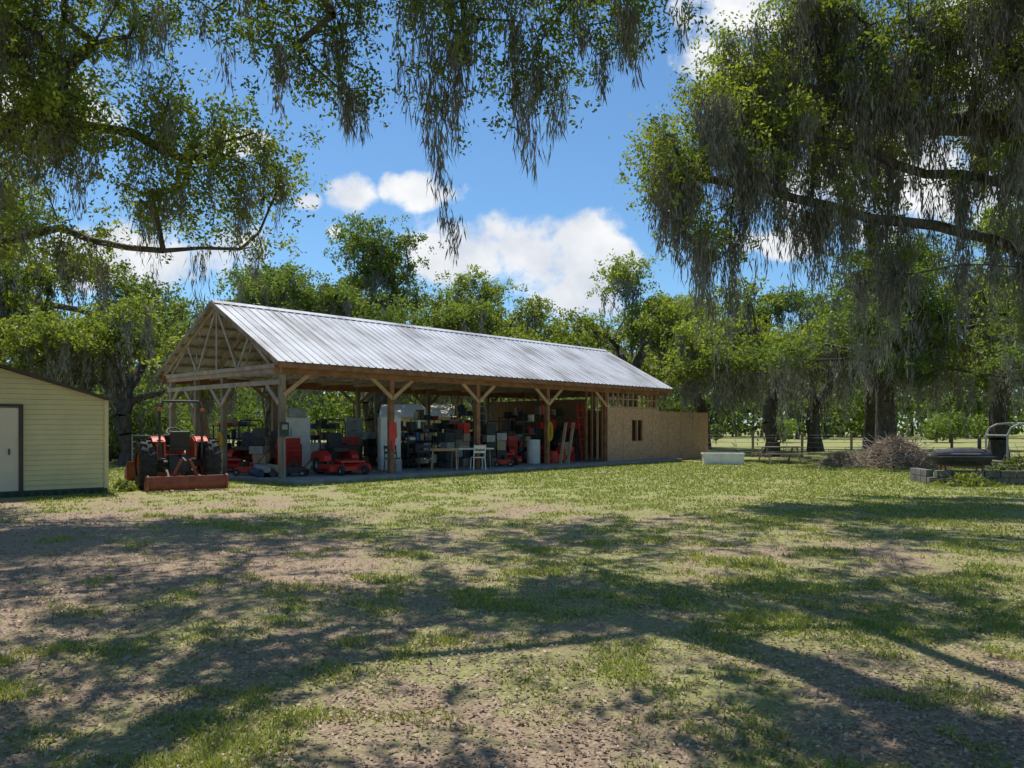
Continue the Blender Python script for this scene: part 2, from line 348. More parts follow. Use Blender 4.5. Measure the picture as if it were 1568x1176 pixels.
    if moss:
        cand=np.where(rad[:cnt]<.2)[0]; cand=cand[cand>nt_]
        pts=arr[rng.choice(cand,moss)]
        ln=mosslen*(.35+rng.gamma(2.2,.38,moss))
        if mosspts:
            pts=np.concatenate([pts,np.array([m[:3] for m in mosspts])]); ln=np.concatenate([ln,[m[3] for m in mosspts]])
        q=len(pts); fr=rng.random((q,mossk))**1.15
        spread=(.02+.10*np.sqrt(ln)[:,None]*(1-fr)**.7)*mspread
        sway=rng.normal(0,.05,(q,1,2))*fr[:,:,None]*ln[:,None,None]
        xy=rng.normal(0,1,(q,mossk,2))*spread[:,:,None]+sway
        zt=pts[:,2:3]-fr*ln[:,None]*(.8+.3*rng.random((q,mossk)))
        sl=(.10+.22*rng.random((q,mossk)))*(.5+.5*np.minimum(ln,1.5)[:,None])
        tp_=np.concatenate([pts[:,None,:2]+xy,zt[:,:,None]],2).reshape(-1,3); sl=sl.reshape(-1,1); m=len(tp_)
        dn=unit(np.concatenate([rng.normal(0,.22,(m,2)),-np.ones((m,1))],1)); sd_=rng.normal(0,1,(m,3)); sd_[:,2]=0; sd_=unit(sd_)
        ww=mw*(.6+.8*rng.random((m,1)))
        V_=np.stack([tp_,tp_+dn*sl*.4+sd_*ww,tp_+dn*sl,tp_+dn*sl*.4-sd_*ww],1).reshape(-1,3)
        np_mesh('spanish_moss',V_,np.arange(4*m).reshape(-1,4),M[mm],attr=rng.random(m),parent=e)
    return e
# near left oak
tree('unseen_shade_oak',[(-12.2,13.5,0),(-12.0,13.6,1.4),(-11.6,13.8,2.9),(-11.2,14.2,4.4)],
 [(-9.2,14,8.8,2.0,1.8,1.6),(-7.4,14.5,9.6,1.3,1.8,.8,.8),(-8.8,13.5,6.8,1.7,1.8,.9),(-6.5,14.5,7.3,1.3,1.5,.8,1.3),(-5.0,15,6.7,.95,1.2,.6,1.7),(-6.3,15,5.9,1.3,1.4,.55,1.4),
  (-8.6,14.5,5.1,1.6,1.5,.4),(-5.7,15.5,5.3,.8,.9,.35,1.3),(-12,13,9.5,3,3,1.6,.6),(-10,10,9,2.2,2.4,1.2,.7),(-12,16,7,2,2,1.6),(-9.6,12,11,3,2.5,1,.5)],
 2.7,270,.044,.38,.42,'leafB',21,moss=520,mosslen=.6,mossk=80,mw=.008,tipr=.011,
 limbs=[(3,(-10.2,14.8,5.05),(-8.8,15,5.5),(-8.2,15,5.25),(-6.8,15,5.05),(-5.4,15.3,5.15)),(3,(-11,14.4,7.5),(-10.2,14.6,9.3),(-9.3,14.8,8.3),(-8.45,15,7.5),(-7.4,15,7.35),(-6.3,15,6.8)),(3,(-10.6,14.2,6.4),(-9.2,14,7.1),(-7.6,14,8.6))])
# right big oak
tree('unseen_shade_oak',[(14.4,17.8,0),(14.3,17.7,1.5),(14.1,17.6,3.2),(13.6,17.5,4.9)],
 [(3.3,17.4,7.2,.95,1.2,.7,1.7),(4.3,17.6,8.6,1.1,1.4,.8,1.6),(4.3,17.3,6.1,.9,1.2,.5,1.5),(5.6,17.8,9.9,1.3,1.6,1.0,1.3),(5.9,17.5,7.8,1.6,1.7,.8,1.0),(7.3,18,11.2,1.6,2,1.1),(7.2,17.8,6.6,1.5,1.5,.5,.7),
  (8.6,17.5,9.4,1.7,1.8,1.0,.8),(10.4,17.5,10.8,2,2,1.2,.9),(9.6,17,7.4,1.5,1.6,.5,.6),(8.8,17.2,5.3,1.3,1.3,.35,.7),(11.6,17,6.0,1.2,1.6,.5),(11.4,17,8.8,1.5,2,.8),(11.9,17.0,4.3,1.0,1.2,.5,.9),(14,18,10,3,3,2,.4),(8,20.5,10,3,2,1.6,.4),(12,13.5,10.6,2.2,2.4,1,.8)],
 2.3,250,.048,.39,.5,'leafB',33,moss=1350,mosslen=1.05,mossk=110,mw=.013,mspread=1.35,tipr=.011,
 limbs=[(3,(12.3,17.4,5.5),(10.2,17.4,6.0),(8.9,17.4,6.25),(7,17.4,6.65),(5.1,17.4,7.1),(4.0,17.4,7.3)),(3,(12,17,5.1),(9.9,17,5.2),(8.9,17,5.0),(7.8,17,4.8)),(3,(13.4,17.5,7),(11.8,17.5,8.3),(10.4,17.5,8.5),(9.2,17.5,8.6),(7.6,17.6,9.0),(6.3,17.7,9.6)),(3,(12.8,17.5,6.2),(11,17.3,7.1),(9.3,17.3,7.3),(7.2,17.3,8.0),(5.4,17.4,8.3))])
# overhead oak (trunk behind the viewpoint) whose boughs hang into the view
tree('unseen_shade_oak',[(3.8,-4.5,0),(3.7,-4.3,1.6),(3.2,-3.6,3.4),(2.6,-2.4,5.4)],
 [(-2.4,9.4,6.3,.8,.7,.8,3.6),(-1.7,9.6,7.2,.9,1,.5,2.6),(-3.5,9.5,7.0,.9,.9,.5,2.6),(-.8,9.2,6.1,.35,.5,.9,5),(.3,9.4,6.1,.45,.5,.8,4.2),(1.25,9.4,6.4,.65,.7,.45,3.0),(-.2,9.5,7.2,1.2,1,.35,2.6),(1.6,9.6,7.0,.7,.8,.35,2.4),(.9,9.4,7.1,.8,.8,.35,2),
  (0,7,8.0,2.5,2,.5,.5)],
 2.9,220,.032,.27,.34,'leafA',45,moss=100,mosslen=.4,mossk=90,mw=.008,mspread=.9,
 mosspts=[(-.95,9.1,6.6,1.6),(-1.05,9.15,6.4,1.5),(-.7,9.2,7,1.7),(-.62,9.1,6.5,.9),(-.9,9.2,5.7,.9),(-.85,9.15,5.1,.7),(-.78,9.15,4.6,.6),(-.68,9.15,4.15,.5),(-.85,9.1,6.2,1.5),(-1.1,9.2,6.9,1.4),(-.8,9.15,6.0,1.1),(.1,9.3,6.2,1.4),(.18,9.3,6.0,1.3),(.2,9.3,6.4,1.4),(.45,9.3,6.1,1.1),(.6,9.4,6.7,1.2),(-.3,9.4,7.1,1.3),(-1.3,9.3,7,1.2),(0,9.3,7.1,1.2),(-.5,9.3,7.2,1.4),(-1.0,9.2,7.3,1.6),(-.75,9.2,7.3,1.6),(.25,9.3,6.9,1.2),(-.9,9.15,6.8,1.6),(-.7,9.15,6.2,1.3),(-1.0,9.2,6.0,1.0)],tipr=.006,lp=1.6,
 limbs=[(3,(1.8,1.0,7.4),(1.2,5.0,8.0),(.2,8.0,7.9),(-.8,9.2,7.5),(-2.4,9.6,7.2)),(3,(1.8,1.0,7.4),(1.6,6,8.0),(1.2,9.2,7.3))])
# unseen oak added behind-left of the viewpoint: its high canopy shades the near lawn
tree('unseen_shade_oak',[(-3.5,-3.5,0),(-3.3,-3.3,1.8),(-2.9,-2.4,3.8),(-2.2,-1.0,6.0)],
 [(-8,7.5,8.2,2.2,2.0,.5,1.1),(-4,7,7.8,2.4,2.0,.5),(0,6,7.6,2.4,2,.5),(4.0,6,7.8,2.4,2,.5),(-6.5,11,9.9,2.4,1.8,.5,1.2),(-2.5,11,10,2.4,1.8,.5,1.2),(2,11,10,2.4,1.8,.5,1.1),(6,10,9.8,2.2,1.8,.5,1),
  (-9.5,14.5,11.8,2.2,1.6,.5),(-5.6,15,12,2.4,1.7,.5,1.2),(-1.5,15,12,2.4,1.7,.5,1.2),(2.5,15,12,2.4,1.6,.5,1.1),(6.5,14,11.4,2.2,1.8,.5,1),(-3,17.8,13.6,2.8,1.1,.4,1),(1.5,17.8,13.6,2.8,1.1,.4,1),(-8,17.5,13.4,2.2,1.1,.4,1),(-3,3,7.2,2.4,2,.5,.8),(2,2.5,7.2,2.4,2,.5,.7),(8,7,8.6,1.6,2,.5,1),(-6,3,7.4,2,2,.5,.8)],
 1.6,260,.078,.48,.36,'leafA',57,tipr=.008,flat=.3,lp=4)
# mid-distance oaks: prototypes then linked copies
def proto(seed,Rr,H,lm,name='unseen_shade_oak'):
    rng=np.random.default_rng(seed); bl=[]
    for i in range(14):
        a=rng.random()*6.283; q=rng.random()**.6; r=Rr*q
        zc=H*(.44+.48*(1-q**2)*rng.random()**.5+ .10*rng.random())
        bl.append((math.cos(a)*r,math.sin(a)*r,zc,Rr*(.19+.12*rng.random()),Rr*(.19+.12*rng.random()),H*(.06+.04*rng.random()),1))
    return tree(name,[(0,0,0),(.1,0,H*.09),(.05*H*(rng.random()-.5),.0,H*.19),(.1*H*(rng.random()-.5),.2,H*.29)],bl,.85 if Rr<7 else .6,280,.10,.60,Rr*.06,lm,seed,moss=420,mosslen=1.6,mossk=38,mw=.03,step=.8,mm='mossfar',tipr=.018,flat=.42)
protos=[proto(101,7.5,12,'leafA'),proto(102,6.5,11,'leafB'),proto(103,8,13,'leafA'),proto(104,6,9.5,'leafB')]
place=[
 (2,-8.0,47,.98,.3,1.08),(0,-14.0,45,.95,2.0,1.05),(1,-2.0,50,1.0,1.0,1.02),(3,-4.2,55,1.2,4.0,1.05),(0,-20.5,40,.95,4.4,.95),(3,-16.5,33,.85,1.2,.9),(1,-25,34,1.0,.5,1.05),
 (2,-31,46,1.1,3.1,1.05),(1,8.6,55,1.12,2.2,1.05),(3,14.5,43,1.05,5.5,1.0),(2,17.5,36,.84,2.7,.92),(1,24,38,1.05,4.1,1.05),(0,21.5,30,.74,1.6,.85),
 (3,29.5,33,1.1,.8,1.1),(1,15,60,1.1,1.1,.95),(1,27,58,1.1,2.0,1.0),(3,38,47,1.3,0,1.1),(3,-34,36,1.1,0,1.1),(0,20.5,52,1.0,3.6,.95),(3,10,66,1.2,2.9,1.0),(3,-11,60,1.2,.9,1.05),(1,46,60,1.3,4,1.0)]
used=set()
for (pi,x,y,s,rz_,zs) in place:
    p=protos[pi]
    if pi in used:
        e=empty('unseen_shade_oak')
        for c in p.children:
            o=bpy.data.objects.new(c.name.split('.')[0],c.data); link(o); o.parent=e
    else: e=p; used.add(pi)
    e.location=(x,y,-.05); e.rotation_euler=(0,0,rz_); e.scale=(s,s,s*zs)
def mass(name,K,yr,xr,hr,nl,leaf,lm,seed=1):
    rng=np.random.default_rng(seed)
    y=yr[0]+rng.random(K)*(yr[1]-yr[0]); x=(rng.random(K)*2-1)*xr if not isinstance(xr,tuple) else xr[0]+rng.random(K)*(xr[1]-xr[0])
    h=(hr[0]+rng.random(K)*(hr[1]-hr[0]))
    c=np.repeat(np.stack([x,y,h*.52],1),nl,0); rr=np.repeat(h,nl)
    d=unit(rng.normal(0,1,c.shape))*(rng.random((len(c),1))**.5)*np.stack([rr*.55,rr*.55,rr*.5],1)
    d+=np.sin(c*1.7+d*1.3)*rr[:,None]*.06
    p=c+d; n=len(p); p[:,2]=np.abs(p[:,2])
    a=unit(rng.normal(0,1,(n,3))); b=unit(np.cross(a,rng.normal(0,1,(n,3)))); s=leaf*(.6+.8*rng.random((n,1)))
    e=empty(name)
    np_mesh('foliage',diamonds(p,a,b,s,s*.55),np.arange(4*n).reshape(-1,4),M[lm],attr=np.clip(np.repeat(rng.random(K),nl)*.6+.4*rng.random(n),0,1),parent=e)
    P=np.stack([x,y,x*0-.1],1); Q=P.copy(); Q[:,2]=h*.6; Q[:,0]+=rng.normal(0,.05,K)*h
    v,f=tubes(P,Q,h*.025,h*.012,6); np_mesh('trunks',v,f,M['bark'],parent=e)
mass('distant_trees',190,(105,150),125,(8,15),480,.5,'leafA',seed=2)
mass('undergrowth_thicket',40,(33,40),(-36,-15),(1.4,3.6),480,.085,'leafA',seed=4)
mass('undergrowth_thicket',26,(62,78),(-34,8),(3,6.5),560,.18,'leafA',seed=5)
mass('undergrowth_thicket',16,(75,95),(14,80),(2,4.0),480,.2,'leafA',seed=7)
# ---------------------------------------------------------------- pole barn
BR=R(47.4); B0=Vector((-6.7,22.4,0))
def L(s,t,z=0):
    return (B0.x+s*math.cos(BR)-t*math.sin(BR),B0.y+s*math.sin(BR)+t*math.cos(BR),z)
barn=empty('pole_barn',B0,BR)
W_=7.3; EZ=3.5; RT=3.65; RZ=5.65; e0=-.4; s0=-.35; s1=21.1
slope=(RZ-EZ)/(RT-e0)
def rz(t): return EZ+slope*((t-e0) if t<=RT else (2*RT-e0-t))
MB().box((10.3,3.2,.03),(21.2,8.5,.16),'concrete').build('slab',barn,bevel=.01)
def roofside(sg,name):
    prof=[]; s=s0
    while s<s1-.01:
        prof+= [(s,0),(s+.22,0),(s+.237,.032),(s+.275,.032),(s+.29,0)]; s+=.29
    prof.append((s1,0)); n=len(prof); vs=[]; rows=1
    for j in range(rows+1):
        t=e0+(RT-e0)*j/rows
        for (a,b) in prof: vs.append((a,t if sg>0 else 2*RT-t,rz(t)+b))
    fs=[(j*n+i,j*n+i+1,(j+1)*n+i+1,(j+1)*n+i) for j in range(rows) for i in range(n-1)]
    if sg<0: fs=[tuple(reversed(f)) for f in fs]
    MB().add(vs,fs,'roofing').build(name,barn)
roofside(1,'front_roof'); roofside(-1,'rear_roof')
m=MB(); 
m.add([(s0,RT-.2,rz(RT-.2)+.04),(s1,RT-.2,rz(RT-.2)+.04),(s1,RT,RZ+.05),(s0,RT,RZ+.05),(s0,RT+.2,rz(RT-.2)+.04),(s1,RT+.2,rz(RT-.2)+.04)],[(0,1,2,3),(3,2,5,4)],'roofing'); m.build('ridge_cap',barn)
m=MB()
for s in np.arange(0,20.1,4):
    for t in (0,W_): m.box((s,t,1.72),(.17,.17,3.24),'wood' if s<1 or t>1 else 'woodred')
m.box((0,3.5,1.8),(.16,.16,3.4),'wood'); m.box((0,5.4,1.8),(.15,.15,3.4),'wood')
m.box((20,3.6,1.8),(.16,.16,3.4),'wood')
m.build('posts',barn,bevel=.008)
m=MB()
for t in (-.12,W_+.12): m.box(((s0+s1)/2,t,3.3),(s1-s0-.1,.05,.28),'woodred')
m.box(((s0+s1)/2,-.37,3.40),(s1-s0-.06,.035,.14),'woodred')
m.box(((s0+s1)/2,W_+.37,3.40),(s1-s0-.06,.035,.14),'woodred')
for s in (-.12,20.15):
    m.box((s,3.65,3.32),(.05,7.6,.24),'truss')
    if s<0: m.box((s,3.65,2.93),(.05,7.4,.14),'truss')
m.build('header_beams',barn)
m=MB()
for s in np.arange(0,20.1,4):
    for t in (0,W_):
        for sg in (-1,1):
            if (s==0 and sg<0) or (s>=16 and t==0 and sg>0) or (s==20): continue
            m.beam((s,t-.1 if t==0 else t+.1,2.55),(s+sg*.85,t-.1 if t==0 else t+.1,3.2),.05,.12,'woodnew' if t==0 else 'wood')
for t,d in ((0,1),(3.5,-1),(3.5,1),(5.4,1),(W_,-1)):
    m.beam((-.1,t,2.3),(-.1,t+d*.7,2.9),.05,.12,'truss')
m.build('knee_braces',barn)
m=MB()
tz=3.40
for k,s in enumerate(np.arange(-.2,20.9,1.6)):
    th=.045; c='truss'
    m.beam((s,-.3,rz(-.3)-.17),(s,RT,RZ-.17),th,.13,c); m.beam((s,RT,RZ-.17),(s,W_+.3,rz(-.3)-.17),th,.13,c)
    m.box((s,3.65,tz),(th,7.3,.12),c)
    pts=[(.3,0),(1.6,1),(2.3,0),(RT,2),(5.0,0),(5.7,1),(7.0,0)]
    for (a,ka),(b,kb) in zip(pts[:-1],pts[1:]):
        za=tz if ka==0 else rz(a)-.2; zb=tz if kb==0 else rz(b)-.2
        m.beam((s+.03,a,za),(s+.03,b,zb),.035,.09,c)
    if k==0:
        m.beam((s+.035,RT,tz),(s+.035,RT,RZ-.2),.035,.09,c)
m.build('roof_trusses',barn)
m=MB(); sa=math.atan(slope)
for t in np.linspace(-.28,RT-.15,8):
    for tt,sg in ((t,1),(2*RT-t,-1)): m.box(((s0+s1)/2,tt,rz(t)-.045),(s1-s0-.04,.09,.035),'truss',(sg*sa,0,0))
m.beam((s0-.02,e0,EZ-.06),(s0-.02,RT,RZ-.06),.03,.13,'wood'); m.beam((s0-.02,RT,RZ-.06),(s0-.02,2*RT-e0,EZ-.06),.03,.13,'wood')
m.beam((s1+.02,e0,EZ-.06),(s1+.02,RT,RZ-.06),.03,.13,'wood'); m.beam((s1+.02,RT,RZ-.06),(s1+.02,2*RT-e0,EZ-.06),.03,.13,'wood')
m.build('purlins_and_rake_boards',barn)
m=MB(); t=-.13; th=.03
def wall(a,b,z0,z1,k='osb',tt=t): m.box(((a+b)/2,tt,(z0+z1)/2),(b-a,th,z1-z0),k)
wall(16.0,17.9,.11,2.5); wall(18.85,20.25,.11,2.5); wall(17.9,18.85,.11,.96); wall(17.9,18.85,1.98,2.5)
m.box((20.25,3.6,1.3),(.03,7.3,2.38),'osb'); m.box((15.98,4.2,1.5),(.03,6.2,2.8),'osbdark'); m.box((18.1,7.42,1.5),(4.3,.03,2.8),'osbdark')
m.build('osb_walls',barn)
m=MB()
for s in np.arange(16.05,20.3,.4): m.box((s,-.1,2.86),(.045,.09,.58),'woodnew')
m.box((18.1,-.1,2.54),(4.25,.095,.05),'woodnew'); m.box((18.1,-.1,2.9),(4.2,.05,.04),'woodnew')
for s in (17.22,19.66): m.box((s,-.146,1.3),(.012,.003,2.36),'woodred')
for s in (17.9,18.38,18.85): m.box((s,-.09,1.47),(.06,.1,1.02),'woodnew')
for z in (.96,1.98): m.box((18.375,-.09,z),(1.0,.1,.06),'woodnew')
for s in (14.6,15.0,15.4,15.75): m.box((s,-.02,1.7),(.045,.09,3.0),'woodred' if s!=15.4 else 'woodnew')
for s in np.arange(16.4,20.2,.6): m.box((s,7.3,1.7),(.045,.09,3.1),'woodnew')
m.build('wall_framing',barn)
w2=MB(); w2.box((22.95,.15,1.2),(5.3,.04,2.4),'osb')
for s in np.arange(20.4,25.7,1.22): w2.box((s,.19,1.2),(.09,.04,2.38),'woodred')
for s in np.arange(21.5,25.5,1.22): w2.box((s,.128,1.2),(.012,.003,2.38),'woodred')
w2.box((25.6,1.4,1.2),(.04,2.5,2.4),'osb'); w2.build('osb_fence_wall',None,B0,BR)
# ---------------------------------------------------------------- garden shed
SR=math.atan2(.62,.78); shed=empty('storage_shed',(-9.95,18.85,0),SR)
m=MB(); Wd=4.6; ZW=2.28; ZP=3.0
for i in range(26):
    z0=.14+i*.118; z1=z0+.112
    def half(z): return Wd/2 if z<ZW else Wd/2*(ZP-z)/(ZP-ZW)
    a=half(z1)
    if a<.05: break
    b=half(z0)
    for (xa,xb) in ([(-b,-1.35),(.55,b)] if z0<2.06 else [(-b,b)]):
        m.add([(xa-Wd/2,-.05,z0),(xb-Wd/2,-.05,z0),(min(xb,a)-Wd/2,-.030,z1),(max(xa,-a)-Wd/2,-.030,z1)],[(0,1,2,3)],'cream')
        m.add([(xa-Wd/2,-.05,z0),(xb-Wd/2,-.05,z0),(xb-Wd/2,0,z0),(xa-Wd/2,0,z0)],[(3,2,1,0)],'cream')
        m.add([(max(xa,-a)-Wd/2,-.030,z1),(min(xb,a)-Wd/2,-.030,z1),(min(xb,a)-Wd/2,-.002,z1-.006),(max(xa,-a)-Wd/2,-.002,z1-.006)],[(0,1,2,3)],'cream')
m.build('siding',shed)
m=MB()
m.box((-Wd/2,1.8,1.2),(Wd-.02,3.56,2.1),'cream'); m.prism([(-Wd+.01,ZW-.05),(-.01,ZW-.05),(-Wd/2,ZP-.04)],.02,3.58,'cream'); m.build('walls',shed)
m=MB()
m.box((-Wd/2-.4,-.035,1.1),(1.82,.05,1.9),'door')
for x in (-Wd/2-1.33,-Wd/2+.53): m.box((x,-.06,1.1),(.09,.05,1.98),'brown')
m.box((-Wd/2-.4,-.06,2.11),(1.95,.05,.05),'brown')
m.box((-Wd/2-.4,-.07,.55),(1.7,.015,.02),'door'); m.box((-Wd/2+.3,-.08,1.05),(.03,.03,.14),'dark'); m.build('door',shed)
m=MB()
m.beam((-Wd-.18,1.7,ZW-.03),(-Wd/2,1.7,ZP+.05),3.95,.06,'brown'); m.beam((-Wd/2,1.7,ZP+.05),(.18,1.7,ZW-.03),3.95,.06,'brown')
m.build('roof',shed)
m=MB(); m.box((-Wd/2,-.02,.07),(Wd+.06,.1,.16),'greenbase'); m.box((.0,-.035,1.2),(.09,.08,2.14),'cream')
for i in range(24): m.box((-Wd+.1+i*.19,-.08,.07),(.1,.02,.1),'black')
m.build('base_skirt',shed)
# ---------------------------------------------------------------- tractor
def tractor(name,x,y,rzz,blade=True,sc=1):
    e=empty(name,(x,y,0),rzz,sc)
    m=MB()
    for sg in (-1,1):
        m.wheel((0,sg*.76,.62),(0,1,0),.62,.38,.30,'orange',lugs=18)
        m.wheel((1.6,sg*.56,.36),(0,1,0),.36,.22,.17,'orange',lugs=14)
    m.build('wheels',e)
    m=MB(); m.box((.1,0,.62),(.7,.5,.44),'dark'); m.box((1.0,0,.6),(1.4,.34,.34),'dark'); m.box((1.6,0,.38),(.14,.9,.14),'dark'); m.cyl((0,-.6,.62),(0,.6,.62),.09,'dark')
    m.build('chassis',e,bevel=.02)
    m=MB(); m.prism([(.65,.75),(.62,1.28),(1.0,1.3),(1.75,1.16),(1.95,1.0),(1.97,.62),(.9,.62)],-.26,.26,'orange')
    for sg in (-1,1):
        prev=None
        for i in range(6):
            a=R(50+i*15); p=(math.cos(a)*.72,math.sin(a)*.70+.62)
            if prev: m.prism([(prev[0],prev[1]),(p[0],p[1]),(p[0]*.95,(p[1]-.62)*.95+.62),(prev[0]*.95,(prev[1]-.62)*.95+.62)],*(sorted((sg*.36,sg*.66))),'orange')
            prev=p
        m.prism([(-.35,.8),(-.3,1.2),(0,1.29),(.45,1.17),(.6,.75)],*(sorted((sg*.34,sg*.38))),'orange')
        m.box((-.34,sg*.48,1.2),(.08,.16,.08),'red')
    m.build('hood_and_fenders',e,bevel=.01)
    m=MB(); m.box((1.98,0,.85),(.03,.4,.34),'black'); m.box((-.02,0,1.02),(.48,.5,.12),'black'); m.box((-.27,0,1.25),(.12,.46,.40),'black',(0,-.15,0))
    m.box((.35,0,.72),(.5,.7,.05),'black'); m.cyl((.6,0,1.2),(.42,0,1.43),.02,'black'); m.lathe((.42,0,1.43),(-.6,0,.8),[(.17,-.012),(.2,-.012),(.2,.012),(.17,.012),(.17,-.012)],'black')
    m.box((.6,0,1.2),(.12,.45,.3),'black'); m.build('seat_and_steering',e,bevel=.03)
    m=MB()
    m.pipe([(-.42,-.5,.8),(-.42,-.5,2.0),(-.42,-.42,2.2),(-.42,.42,2.2),(-.42,.5,2.0),(-.42,.5,.8)],.03,'dark'); 
    for sg in (-1,1): m.cyl((-.42,sg*.5,2.0),(-.5,sg*.5,2.0),.05,'orange')
    m.build('rollover_bar',e)
    m=MB()
    for sg in (-1,1):
        m.beam((.85,sg*.42,.5),(.85,sg*.42,1.25),.08,.12,'orange'); m.beam((.85,sg*.42,1.22),(1.7,sg*.45,.95),.07,.12,'orange'); m.beam((1.7,sg*.45,.95),(2.45,sg*.45,.35),.07,.12,'orange')
        m.cyl((.9,sg*.42,.7),(1.6,sg*.44,.85),.03,'grey')
    m.box((1.7,0,.9),(.08,.9,.08),'orange'); m.build('loader_arms',e,bevel=.01)
    m=MB(); m.prism([(2.45,.6),(2.42,.15),(2.55,.05),(3.05,.05),(3.05,.08),(2.58,.09),(2.48,.2),(2.5,.6)],-.85,.85,'rust')
    for sg in (-1,1): m.prism([(2.45,.6),(2.42,.15),(2.55,.05),(3.05,.05),(2.8,.4)],*sorted((sg*.83,sg*.86)),'rust')
    m.build('bucket',e)
    if blade:
        m=MB(); m.prism([(-1.28,.04),(-1.36,.2),(-1.3,.36),(-1.27,.36),(-1.33,.2),(-1.24,.04)],-.9,.9,'rust')
        for sg in (-1,1):
            m.prism([(-1.38,.02),(-.85,.02),(-.85,.2),(-1.25,.40),(-1.38,.36)],*sorted((sg*.88,sg*.92)),'rust')
            m.beam((-.2,sg*.3,.45),(-1.2,sg*.4,.25),.05,.06,'dark')
        m.box((-.95,0,.3),(.1,1.8,.1),'rust'); m.beam((-.2,0,.85),(-1.0,0,.7),.05,.06,'dark'); m.beam((-1.0,-.1,.75),(-.9,-.3,.3),.05,.06,'rust'); m.beam((-1.0,.1,.75),(-.9,.3,.3),.05,.06,'rust')
        m.build('box_blade',e)
    return e
tractor('farm_tractor',-8.95,20.6,R(124),sc=1.04)
def mower(name,x,y,rzz,col='red',rops=True,z=.11):
    e=empty(name,(x,y,z),rzz)
    m=MB()
    for sg in (-1,1):
        m.wheel((-.35,sg*.5,.29),(0,1,0),.29,.26,.14,'grey'); m.wheel((.98,sg*.42,.15),(0,1,0),.15,.12,.07,'grey')
        m.beam((.98,sg*.34,.15),(.9,sg*.34,.42),.03,.05,'dark')
    m.build('wheels',e)
    m=MB(); m.prism([(.0,.12),(.0,.28),(.1,.34),(.68,.34),(.8,.26),(.8,.12)],-.72,.72,col)
    for sg in (-1,0,1): m.cyl((.38,sg*.42,.34),(.38,sg*.42,.42),.12,'black')
    m.box((.4,-.82,.2),(.5,.22,.03),'black'); m.build('mower_deck',e,bevel=.03)
    m=MB(); m.prism([(-.75,.42),(-.75,.62),(-.55,.72),(-.1,.74),(.15,.6),(.2,.42)],-.62,-.36,col); m.prism([(-.75,.42),(-.75,.62),(-.55,.72),(-.1,.74),(.15,.6),(.2,.42)],.36,.62,col)
    m.box((.05,0,.44),(1.5,.5,.1),col); m.box((.92,0,.42),(.08,.85,.06),col); m.box((.62,0,.5),(.5,.55,.03),'black'); m.build('body',e,bevel=.03)
    m=MB(); m.box((-.6,0,.62),(.5,.5,.35),'black'); m.cyl((-.62,0,.8),(-.62,0,.95),.2,'dark'); m.cyl((-.85,-.2,.55),(-.85,.2,.55),.07,'grey'); m.box((-.9,0,.55),(.05,.9,.3),col)
    m.build('engine',e,bevel=.02)
    m=MB(); m.box((-.08,0,.78),(.5,.52,.13),'black'); m.box((-.33,0,1.05),(.13,.5,.55),'black',(0,-.2,0)); 
    for sg in (-1,1): m.box((-.12,sg*.29,.95),(.35,.06,.05),'black'); m.pipe([(.12,sg*.3,.6),(.22,sg*.3,1.05),(.25,sg*.06,1.08)],.016,'black')
    m.build('seat_and_levers',e,bevel=.04)
    if rops:
        m=MB(); m.pipe([(-.42,-.45,.6),(-.42,-.45,1.65),(-.42,-.38,1.75),(-.42,.38,1.75),(-.42,.45,1.65),(-.42,.45,.6)],.026,'dark'); m.build('rollover_bar',e)
    return e
def at_(s,t): p=L(s,t); return p[0],p[1]
mower('riding_mower',*at_(2.6,.9),R(-50))
mower('riding_mower',*at_(10.9,1.6),R(-75))
mower('riding_mower',*at_(1.3,4.6),R(-100),rops=True)
mower('riding_mower',*at_(13.9,1.3),R(-130),rops=False)
mower('riding_mower',*at_(6.6,3.0),R(-20),'dark')
mower('riding_mower',*at_(11.6,3.6),R(-40),'dark')
# ---------------------------------------------------------------- barn clutter
def place_o(mb,name,s,t,z=.11,r=0,bevel=.006):
    p=L(s,t,z); return mb.build(name,None,p,BR+r,bevel)
m=MB(); m.box((0,0,.93),(.78,.7,1.82),'white'); m.box((0,-.375,.6),(.76,.05,1.1),'white'); m.box((0,-.375,1.5),(.76,.05,.62),'white')
for z in (.95,1.35): m.box((-.3,-.42,z),(.04,.04,.3),'grey')
m.box((0,0,.01),(.7,.6,.04),'black'); m.box((0,0,2.02),(.6,.45,.32),'grey'); place_o(m,'refrigerator',2.9,3.9,r=-.3,bevel=.015)
m=MB(); m.box((0,0,.93),(.72,.6,1.85),'white')
for i in (-.18,.18): m.box((i,-.31,.95),(.34,.02,1.7),'white'); m.box((i*.2,-.33,1.0),(.02,.02,.25),'grey')
place_o(m,'storage_cabinet',5.2,1.6,r=-.5)
m=MB(); m.box((0,0,.95),(.65,.6,1.9),'grey')
for i in range(5): m.box((0,-.31,.25+i*.36),(.6,.02,.33),'grey'); m.box((0,-.33,.3+i*.36),(.15,.02,.03),'dark')
place_o(m,'filing_cabinet',7.0,6.2,r=-.5)
m=MB(); m.box((0,0,.45),(1.1,.62,.86),'white'); m.box((0,0,.9),(1.12,.66,.06),'white'); m.box((0,-.32,.88),(.2,.04,.04),'grey'); place_o(m,'chest_freezer',4.9,5.0,r=-.1,bevel=.02)
